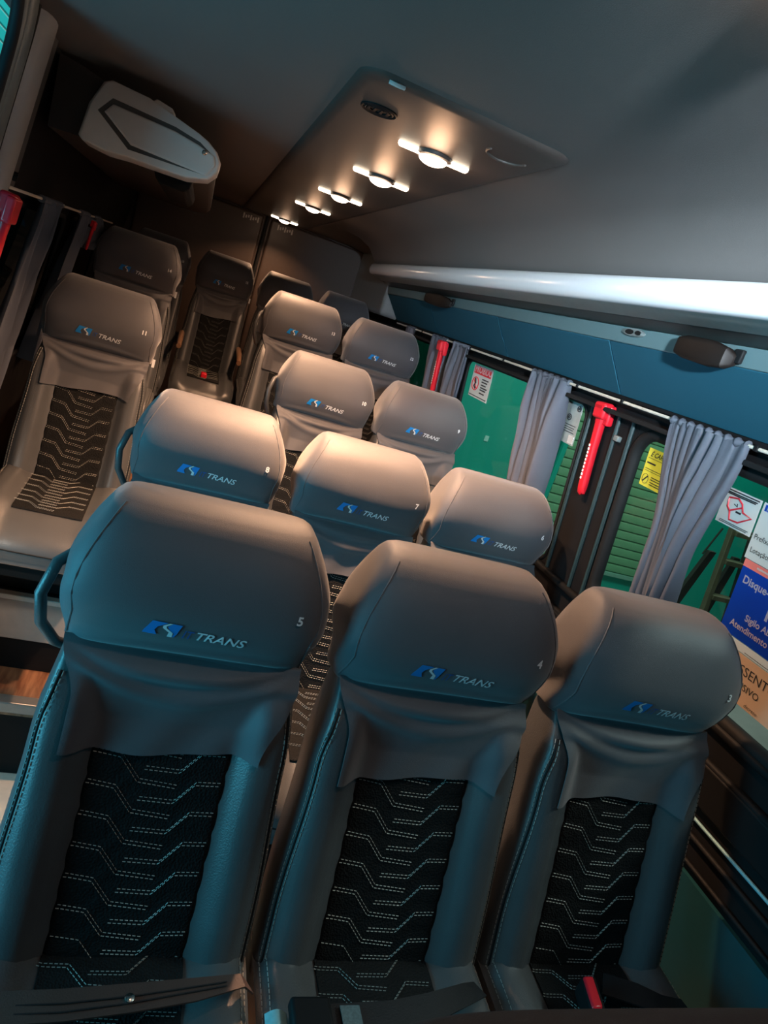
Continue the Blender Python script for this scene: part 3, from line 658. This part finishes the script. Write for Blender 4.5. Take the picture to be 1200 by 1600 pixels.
def back_piping(s):
    b = MB()
    for s in (s,):
        P = []
        for i in range(30):
            z = -0.10 - 0.45 * i / 29; w = bw(z); x = s * (w - 0.0115); u = 2 / pi * math.asin(min(1, abs(x) / w))
            P.append((x, backfront(x, z) + 0.030 * max(0, (u - 0.80) / 0.20) ** 2 - 0.0002, z))
        b.tube(P, 0.0022, 6)
    return b
def ctop(x, y):
    a = abs(x); front = sm(-0.36, -0.50, y)
    return -0.535 - 0.012 * sm(-0.12, -0.3, y) + 0.024 * sm(0.10, 0.16, a) - 0.030 * sm(0.185, 0.215, a) - 0.035 * front
def cushion_mesh():
    b = MB(); rings = []
    for y, dz, sh in ((-0.03, 0.0, 1), (-0.06, 0, 1), (-0.10, 0, 1), (-0.2, 0, 1), (-0.3, 0, 1), (-0.38, 0, 1), (-0.43, 0, 1), (-0.47, -0.004, 1), (-0.50, -0.014, 0.99), (-0.52, -0.030, 0.98), (-0.532, -0.052, 0.97), (-0.535, -0.075, 0.96), (-0.528, -0.095, 0.95)):
        ring = []; N = 36
        for i in range(N + 1):
            u = -1 + 2 * i / N; x = 0.213 * sh * sin(u * pi / 2); ring.append((x, y + 0.03 * (abs(x) / 0.213) ** 3 * (1 if y < -0.4 else 0), ctop(x, y) + dz))
        for i in range(8, -1, -1):
            u = -1 + 2 * i / 8; ring.append((0.20 * sh * u, y, -0.690))
        rings.append(ring)
    b.loft(rings, True); return b
def cushion_insert():
    b = MB()
    def f(u, v):
        y = -0.07 - v * 0.33; x = (-1 + 2 * u) * (0.107)
        q = (y + 0.11) / 0.0475; return (x, y, ctop(x, y) + 0.0025 + 0.0018 * abs(sin(pi * q + 20 * x)))
    b.sheet(f, 24, 70, (0, 0, -0.004)); return b
def cushion_stitch():
    b = MB(); sf = lambda p: ((p[0], p[1], ctop(p[0], p[1]) + 0.0052), (0, 0, 1))
    for k in range(0, 6):
        y0 = -0.113 - 0.0475 * k
        for P in ([(-.112, 0), (-.068, -.001), (-.040, -.033), (.020, -.037)], [(-.036, -.012), (.02, -.012), (.052, .022), (.100, .020)]):
            for d in (0, 0.0055): dash(b, [(x + (0.003 if d else 0), y + y0 + d) for x, y in P], sf, 0.0011, 0.005, 0.0025)
    for s in (-1, 1):
        for o in (0.008, 0.017): dash(b, [(s * (0.213 - o), -0.08), (s * (0.213 - o), -0.44)], lambda p: ((p[0], p[1], ctop(p[0], p[1]) + 0.0012), (0, 0, 1)), 0.0017, 0.0066, 0.0028)
    return b
def front_seams(yy, zz):
    b = MB()
    if True:
        b.tube([(x, yy + 0.028 * (abs(x) / 0.213) ** 3, zz + (0.003 if abs(x) < 0.15 else 0)) for x in [-0.19 + 0.38 * i / 16 for i in range(17)]], 0.0022, 6)
    return b
def cover_mesh(k):
    b = MB(); rings = []
    zs = [-0.064, -0.060, -0.056, -0.052, -0.047, -0.042, -0.036, -0.030, -0.024, -0.018, -0.010, 0, 0.012, 0.025, 0.038, 0.05, 0.064, 0.078, 0.092, 0.105, 0.117, 0.128, 0.138, 0.146, 0.150, 0.156, 0.161, 0.165, 0.168, 0.171, 0.174]
    for z in zs:
        w, yf, yk = hr_at(z); cy, d = (yf + yk) / 2, (yk - yf) / 2; N = 72; ring = []; e = 2 / 4.6
        for i in range(N):
            a = 2 * pi * i / N + pi; cx, sx = cos(a), sin(a)
            x = w * (abs(cx) ** e) * (1 if cx > 0 else -1); y = cy + d * (abs(sx) ** e) * (1 if sx > 0 else -1)
            if sx < 0: y += (-folds(x, z, k) + 0.0018 * sin(34 * z + 7 * x + k) * sin(11 * x + 2 * k)) * min(1, -sx * 2.0)
            # side wrinkles and gathered waist
            side = abs(cx) ** 6
            x += (1 if cx > 0 else -1) * side * (0.0035 * sin(60 * z + 40 * y + k) * sm(0.12, 0.0, z) )
            ring.append((x, y, z))
        rings.append(ring)
    b.loft(rings, True); return b
def flap_mesh(k):
    b = MB()
    def f(u, v):
        z = -0.052 - v * (0.155 + 0.008 * sin(5 * u + k)); x0 = -0.183 + 0.030 * sm(0, 0.5, v); x1 = 0.186 - 0.040 * sm(0.15, 1.0, v)
        x = x0 + (x1 - x0) * u
        edge = min(u, 1 - u)
        y = min(0.040 - 0.060 * sm(0.0, 0.25, v) * 0.5, backfront(x, z) - 0.008)
        y = y * 1.0 - folds(x, z, k) * 0.9 - 0.006 * sm(0, 0.2, v) * sin(pi * u) + 0.0025 * sin(16 * u + 5 * v + k) * v
        return (x, y, z)
    b.sheet(f, 44, 34, (0, 0.0018, 0)); return b
def cover_seam(k, s):
    b = MB()
    for s in (s,):
        P = []
        for z in [0.162, 0.15, 0.135, 0.115, 0.09, 0.06, 0.03, 0.0, -0.025, -0.045, -0.056]:
            w = hr_at(z)[0]; x = s * w * (0.90 if z > 0 else 0.90 + 0.07 * (-z / 0.056)); P.append((x, coverfront(x, z, k) - 0.0005, z))
        b.tube(P, 0.0016, 6)
    return b
def logo_mesh(k):
    b = MB(); b.mats = []
    sf = lambda x, z, d: (x, coverfront(x, z - 0.03 * x, k) - d, z - 0.03 * x)
    def poly(pts, m, d=0.0016):
        # fan out along rows so the patch follows the cloth
        c = (sum(p[0] for p in pts) / len(pts), sum(p[1] for p in pts) / len(pts)); P = [c] + pts
        b.add([sf(x, z, d) for x, z in P], [(0, i + 1, (i + 1) % len(pts) + 1) for i in range(len(pts))], m)
    X0 = -0.0775
    def pl(L): return [(X0 + x * 0.055, -0.013 + y * 0.027) for x, y in L]
    def cell(top, bot, m, d=0.0016):      # ribbon between two polylines with equal counts
        V = [sf(*pl([p])[0], d) for p in top] + [sf(*pl([p])[0], d) for p in bot]; n = len(top)
        b.add(V, [(i, i + 1, n + i + 1, n + i) for i in range(n - 1)], m)
    # left blue block (right side scooped), right blue block (left side bulging), white road between
    cell([(0.20, 1.0), (0.10, 0.55), (0.03, 0.25), (0.0, 0.0)], [(0.62, 1.0), (0.36, 0.62), (0.30, 0.36), (0.38, 0.0)], 0)
    cell([(0.74, 1.0), (0.62, 0.72), (0.70, 0.50), (0.82, 0.28), (0.80, 0.0)], [(1.0, 1.0), (0.97, 0.8), (0.93, 0.55), (0.90, 0.28), (0.84, 0.0)], 0)
    cell([(0.66, 1.0), (0.50, 0.78), (0.50, 0.60), (0.68, 0.34), (0.66, 0.0)], [(0.74, 1.0), (0.59, 0.76), (0.60, 0.62), (0.79, 0.34), (0.79, 0.0)], 1, 0.0020)
    vs, fs = text2d('IT', 0.024, 0.25, 0.0); b.add([sf(X0 + 0.0565 + x * 0.75, -0.011 + y, 0.0016) for x, y in vs], fs, 2)
    vs, fs = text2d('TRANS', 0.0225, 0.30, 0.0003); mx = max(v[0] for v in vs)
    b.add([sf(X0 + 0.074 + x / mx * 0.081, -0.009 + y, 0.0016) for x, y in vs], fs, 1)
    return b
def number_mesh(s, k):
    b = MB(); vs, fs = text2d(s, 0.0205, 0.0, 0.0006, 'CENTER')
    b.add([(0.148 + x, coverfront(0.148 + x, 0.047 + y, k) - 0.0016, 0.047 + y) for x, y in vs], fs); return b
def pedestal():
    b = MB(); b.box(-0.19, 0.19, -0.50, 0.06, -0.79, -0.689); b.box(-0.15, 0.15, -0.05, 0.0, -1.06, -0.78); b.box(-0.15, 0.15, -0.25, -0.20, -1.06, -0.78); b.box(-0.17, 0.17, -0.27, 0.04, -1.072, -1.055); return b

H = 1.072
protos = {}
def make_seat(k):
    r = empty('passenger_seat', (0, 0, 0))
    def P(mbld, name, mt, par=r, **kw):
        mbld.v = [(x, y, z + H) for x, y, z in mbld.v]; return mbld.build(name, mt, par, **kw)
    br = P(seat_back_mesh(), 'backrest', leather, angle=60)
    P(back_seam(), 'seam_stitching', thread, br, smooth=False)['kind'] = 'stuff'
    P(back_piping(-1), 'piping', rubber, br); P(back_piping(1), 'piping', rubber, br)
    ins = P(insert_sheet(), 'back_insert', insert_m, angle=80)
    P(back_stitch(), 'stitching', thread, ins, smooth=False)['kind'] = 'stuff'
    cu = P(cushion_mesh(), 'seat_cushion', leather, angle=60)
    P(front_seams(-0.4785, -0.598), 'front_piping', rubber, cu); P(front_seams(-0.535, -0.648), 'front_piping', rubber, cu)
    ci = P(cushion_insert(), 'cushion_insert', insert_m, angle=80)
    P(cushion_stitch(), 'stitching', thread, ci, smooth=False)['kind'] = 'stuff'
    cv = P(cover_mesh(k), 'headrest_cover', cover_m, angle=80)
    P(flap_mesh(k), 'cover_flap', cover_m, cv, angle=80)
    P(cover_seam(k, -1), 'cover_seam', cover_m, cv); P(cover_seam(k, 1), 'cover_seam', cover_m, cv)
    P(logo_mesh(k), 'logo', [l_blue, l_white, l_dblue], cv, smooth=False)
    P(pedestal(), 'pedestal', plastic_blk, bevel=0.008)
    return r
ROWTXT = {}
SEATS = [  # number, X, Y, logo z, variant, aisle handle, label
 ('5', 0.118, 0.962, 1.072, 0, 1, 'large grey-covered seat numbered 5, front row, beside the aisle'),
 ('4', 0.556, 0.962, 1.072, 1, 0, 'grey-covered seat numbered 4, middle of the front row'),
 ('3', 0.994, 0.962, 1.072, 2, 0, 'dark grey-covered seat numbered 3, front row by the window'),
 ('8', 0.140, 1.820, 1.072, 1, 1, 'blue-grey covered seat numbered 8, second row beside the aisle'),
 ('7', 0.583, 1.820, 1.072, 2, 0, 'grey-covered seat numbered 7, middle of the second row'),
 ('6', 1.012, 1.820, 1.072, 0, 0, 'grey-covered seat numbered 6, second row by the window'),
 ('10', 0.590, 2.753, 1.195, 2, 1, 'grey-covered seat numbered 10, third row, aisle side'),
 ('9', 1.025, 2.753, 1.195, 0, 0, 'grey-covered seat numbered 9, third row by the green window view'),
 ('13', 0.545, 3.564, 1.386, 0, 1, 'grey-covered seat numbered 13, fourth row, aisle side'),
 ('12', 0.981, 3.564, 1.386, 1, 0, 'grey-covered seat numbered 12, fourth row by the window'),
 ('11', -0.280, 2.730, 1.221, 1, 0, 'single dark seat numbered 11 left of the aisle on the step platform'),
 ('14', -0.280, 3.734, 1.425, 2, 0, 'single dark seat numbered 14 behind seat 11 on the left'),
 ('15', 0.165, 4.698, 1.471, 0, 0, 'dark seat numbered 15 at the end of the aisle, back row'),
 ('16', 0.560, 4.698, 1.471, 1, 0, 'back-row seat whose wrinkled cover shows just behind seat 13'),
 ('17', 0.955, 4.698, 1.471, 2, 0, 'back-row seat in the right corner behind seat 12'),
 ('18', -0.235, 4.698, 1.471, 1, 0, 'leftmost back-row seat, edge showing behind seat 14'),
]
for num, X, Y, Z, k, hd, lab in SEATS:
    if k not in protos: r = protos[k] = make_seat(k); 
    else: r = link_copy(protos[k])
    r.location = (X, Y, Z - H)
    if Y > 4: r.scale = (0.88, 1, 1)
    tag(r, lab, 'seat', 'covered passenger seats')
    r['_n'] = num
    plat = 0.0 if Y < 2 else 0.4 if Y > 4 else 0.30 if (X < 0 or Y > 3.2) else 0.12
    for c in r.children:        # pedestal reaches down to its own floor level
        if c.name.startswith('pedestal'):
            f = (0.383 - (plat - (Z - H))) / 0.383; c.scale.z = f; c.location.z = 0.383 * (1 - f) + 0.0005
# per-seat parts are added after all copies have been made
seat_objs = {o['_n']: o for o in COL.objects if '_n' in o}
for num, X, Y, Z, k, hd, lab in SEATS:
    o = seat_objs[num]; cv = [c for c in o.children if c.name.startswith('headrest_cover')][0]
    b = number_mesh(num, k); b.v = [(x, y, z + H) for x, y, z in b.v]; b.build('seat_number', l_white, cv, smooth=False)
    if hd:
        b = MB(); b.tube([(-0.17, 0.13, H - 0.13), (-0.20, 0.11, H - 0.11), (-0.222, 0.075, H - 0.06), (-0.228, 0.06, H - 0.005), (-0.216, 0.08, H + 0.04), (-0.185, 0.11, H + 0.06)], 0.009, 10); b.build('grab_loop', leather, o)
    del o['_n']
# seat 11 / 14 / 15 side tags on the seat edge
for n_ in ('11', '14', '15'):
    o = seat_objs[n_]; b = MB(); b.box(0.195, 0.205, 0.03, 0.035, H - 0.065, H - 0.035); b.build('side_tag', l_white, o, smooth=False)
# belts
def strap(path, widths, th, name, mt, parent, off):
    P = [Vector(p) - Vector(off) for p in path]; rings = []
    for i, p in enumerate(P):
        t = (P[min(i + 1, len(P) - 1)] - P[max(i - 1, 0)]).normalized(); sd = t.cross(Vector((0, 0, 1))).normalized(); up = sd.cross(t) * th; wv = sd * widths[i] / 2
        rings.append([p - wv, p + wv, p + wv + up, p - wv + up])
    b = MB(); b.loft(rings, True); return b.build(name, mt, parent, smooth=True, angle=30)
s5, s4, s3 = seat_objs['5'], seat_objs['4'], seat_objs['3']
o5 = s5.location.copy()
sb = strap([(-0.14, 0.745, 0.600), (-0.05, 0.735, 0.606), (0.05, 0.742, 0.604), (0.14, 0.755, 0.600), (0.23, 0.772, 0.594), (0.305, 0.790, 0.590), (0.325, 0.80, 0.56)], [0.048, 0.047, 0.046, 0.043, 0.036, 0.022, 0.02], 0.003, 'seat_belt', belt_m, s5, o5)
sb['label'] = 'brown lap belt webbing'
b = MB(); c = Vector((0.138, 0.752, 0.604)) - o5; b.loft([[(c.x + r * cos(a * pi / 7), c.y + r * sin(a * pi / 7), c.z + h) for a in range(14)] for r, h in ((0.007, 0), (0.007, 0.003), (0.004, 0.005))], True); b.build('snap_stud', metal_m, sb)
for dy in (-0.012, 0.0):
    strap([(-0.12, 0.738 + dy, 0.6045), (0.05, 0.742 + dy, 0.6085), (0.14, 0.755 + dy * 0.8, 0.6045), (0.28, 0.784 + dy * 0.5, 0.5965)], [0.002] * 4, 0.001, 'belt_rib', beltk_m, sb, o5)
o4 = s4.location.copy()
sb = strap([(0.40, 0.725, 0.592), (0.47, 0.722, 0.598), (0.55, 0.728, 0.598), (0.62, 0.745, 0.594), (0.70, 0.775, 0.585), (0.74, 0.80, 0.56)], [0.05, 0.05, 0.048, 0.045, 0.035, 0.03], 0.003, 'seat_belt', beltk_m, s4, o4)
b = MB(); b.box(0.372 - o4.x, 0.436 - o4.x, 0.698 - o4.y, 0.752 - o4.y, 0.590, 0.612); bk = b.build('buckle', plastic_blk, s4, bevel=0.006, seg=3)
b = MB(); b.box(-0.010, 0.022, -0.018, 0.018, 0, 0.002)
b.v = [(x + 0.462 - o4.x, y + 0.722 - o4.y, z + 0.6035) for x, y, z in b.v]; b.build('belt_label', mat('belt_label_print', (0.10, 0.15, 0.16), 0.6, var=0.6, scale=250), s4)
b = MB(); b.sheet(lambda u, v: (0.338 - o4.x + 0.034 * u, 0.742 - o4.y - 0.042 * v, 0.585 + 0.010 * sin(pi * u)), 8, 6, (0, 0, 0.001)); b.build('paper_tag', tag_m, s4)
o3 = s3.location.copy()
b = MB(); b.box(-0.011, 0.011, -0.03, 0.03, 0.0, 0.022); b.v = [(x + 0.935 - o3.x + 0.25 * y, y + 0.758 - o3.y, z + 0.590) for x, y, z in b.v]; b.build('red_buckle', red_m, s3, bevel=0.004)
b = MB(); b.box(-0.016, 0.016, -0.035, 0.035, -0.02, 0.018); b.v = [(x + 0.937 - o3.x + 0.25 * y, y + 0.755 - o3.y, z + 0.590) for x, y, z in b.v]; b.build('buckle_body', plastic_blk, s3, bevel=0.004)
strap([(1.0, 0.80, 0.575), (1.05, 0.765, 0.592), (1.10, 0.74, 0.592), (1.17, 0.75, 0.57)], [0.05, 0.05, 0.048, 0.045], 0.003, 'seat_belt', beltk_m, s3, o3)
# seat 15: brown folded armrests and cushion front seen above seat 8, red buckle
s15 = seat_objs['15']; o15 = s15.location.copy()
for x, nm in ((-0.202, 'armrest'), (0.202, 'armrest')):
    b = MB(); b.tube([(x, 0.02, H - 0.36), (x, -0.10, H - 0.355), (x, -0.25, H - 0.37), (x, -0.38, H - 0.40)], [0.015, 0.019, 0.019, 0.016], 12); b.build(nm, tan_m, s15)
b = MB(); b.box(-0.02, 0.02, -0.38, -0.32, H - 0.545, H - 0.515); b.build('red_buckle', red_m, s15, bevel=0.006)

# foreground seat: only the top of its headrest rises into the picture
fs_ = link_copy(protos[1]); fs_.location = (0.40, 0.125, -0.020); fs_.scale = (1.3, 1, 1); tag(fs_, 'foreground seat whose headrest top fills the bottom edge', 'seat')

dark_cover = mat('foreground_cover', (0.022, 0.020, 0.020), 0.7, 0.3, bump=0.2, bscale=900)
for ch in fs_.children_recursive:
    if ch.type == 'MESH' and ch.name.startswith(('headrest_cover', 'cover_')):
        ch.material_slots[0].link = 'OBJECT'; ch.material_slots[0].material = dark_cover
# small light fixture added to brighten the door step
cl = empty('added_step_light', (-0.600, 1.95, 0.80)); tag(cl, 'small added light on the door pillar beside the entry step', 'added light')
b = MB(); b.box(0.0, 0.02, -0.03, 0.03, -0.012, 0.012); b.build('housing', plastic_blk, cl, bevel=0.004)
b = MB(); b.box(0.004, 0.018, -0.024, 0.024, -0.016, -0.012); b.build('lens', lamp_m, cl)
area('step_fill_light', (-0.56, 1.95, 0.77), (-0.30, 2.35, 0.0), 0.05, 0.03, 1.3, (1.0, 0.92, 0.80))  # added fill for the step riser and floor

# ------------------------------------------------------------------ outside: garage on the right, yard on the left
b = MB(); b.box(-14, 16, -4, 14, -0.95, -0.90); struct(b.build('ground', concrete, smooth=False))
b = MB(); b.box(1.2, 14, 7.0, 7.15, -0.9, 4.0); struct(b.build('garage_wall', gwall_m, smooth=False))
sh = empty('roller_shutter', (6.2, 6.98, -0.45)); tag(sh, 'green roller shutter of horizontal slats behind the right windows', 'roller shutter')
me = MB(); me.loft([[(x, y, z) for y, z in ((0.0, 0.0), (-0.020, 0.010), (-0.026, 0.045), (-0.016, 0.090), (0.0, 0.106))] for x in (-1.9, 0.02)], True)
slat = me.build('slat', slat_m, sh, angle=30); slat.location = (0, 0, 0.02)
for i in range(1, 21):
    c = slat.copy(); COL.objects.link(c); c.parent = sh; c.location = (0, 0, 0.02 + i * 0.109)
b = MB(); b.box(-1.95, 0.06, -0.05, 0.0, -0.03, 0.018); b.build('bottom_rail', mat('shutter_rail', (0.16, 0.40, 0.30), 0.4), sh, bevel=0.004)
for x in (-1.95, 0.05):
    b = MB(); b.box(x - 0.03, x + 0.03, -0.05, 0.0, -0.4, 2.2); b.build('guide', gwall_m, sh, bevel=0.004)
b = MB(); b.box(3.30, 3.345, 6.985, 7.0, 0.69, 0.75); tag(b.build('wall_fitting', mat('pale_fitting', (0.35, 0.72, 0.62), 0.5)), 'tiny pale fitting on the green wall outside', 'wall fitting')
# step ladder
ld = empty('step_ladder', (4.6, 4.5, -0.9)); tag(ld, 'dark wooden step ladder outside beyond the nearest window', 'ladder')
for x, dx, mt, nm in ((-0.035, 0.0, ladder2_m, 'rail'), (0.19, 0.09, ladder_m, 'rail')):
    b = MB(); b.hexa([(x - 0.06 + dx, -0.25, 0), (x - 0.01 + dx, -0.25, 0), (x - 0.01 + dx, -0.20, 0), (x - 0.06 + dx, -0.20, 0), (x - 0.045, 0, 1.80), (x - 0.0, 0, 1.80), (x, 0.05, 1.80), (x - 0.045, 0.05, 1.80)]); b.build(nm, mt, ld, bevel=0.004)
for z in (0.30, 0.60, 0.90, 1.205, 1.515, 1.76):
    yy = -0.22 + 0.22 * z / 1.8; b = MB(); b.box(-0.05, 0.26, yy - 0.03, yy + 0.06, z - 0.02, z + 0.02); b.build('step', ladder2_m, ld, bevel=0.003)
for x in (-0.19, 0.30):
    b = MB(); b.hexa([(x - 0.06, 0.35, 0), (x + 0.05, 0.35, 0), (x + 0.05, 0.40, 0), (x - 0.06, 0.40, 0), (x * 0.55 - 0.04, 0.05, 1.55), (x * 0.55 + 0.03, 0.05, 1.55), (x * 0.55 + 0.03, 0.09, 1.55), (x * 0.55 - 0.04, 0.09, 1.55)]); b.build('back_leg', ladder_m, ld, bevel=0.004)
b = MB(); b.tube([(-0.10, 0.08, 1.76), (-0.16, 0.10, 1.50)], 0.008, 8); b.build('stay', ladder_m, ld)
# yard wall and teal beams on the left
b = MB(); b.box(-2.2, -2.0, 2.0, 12, -0.9, 2.62); struct(b.build('yard_wall', whitewall, smooth=False))
aw = empty('teal_awning', (-2.0, 8, 2.7)); tag(aw, 'teal corrugated awning edge seen outside through the doorway', 'awning')
for i, z in enumerate((-0.05, 0.06, 0.17, 0.28, 0.39, 0.50)):
    b = MB(); b.box(-0.12, -0.02 + 0.0 * i, -4, 4, z, z + 0.10); b.build('board', tealbeam, aw, bevel=0.01)
    b = MB(); b.box(-0.10, -0.03, -4, 4, z + 0.10, z + 0.112); b.build('white_joint', whitewall, aw)
b = MB(); rings = []
for i in range(9):
    a = -pi / 2 + pi * i / 8; rings.append([(0.22 * cos(a) * cos(j * pi / 8) * 0.6, 0.26 * cos(a) * sin(j * pi / 8), 0.26 * sin(a)) for j in range(16)])
b.loft(rings, True); b.box(-0.3, 0.0, -0.02, 0.02, -0.02, 0.02)
o = b.build('dark_blob', plastic_blk); o.location = (-1.75, 8.05, 2.46); tag(o, 'dark rounded lantern outside the doorway, top left', 'blob')  # stand-in for an unidentified dark round shape
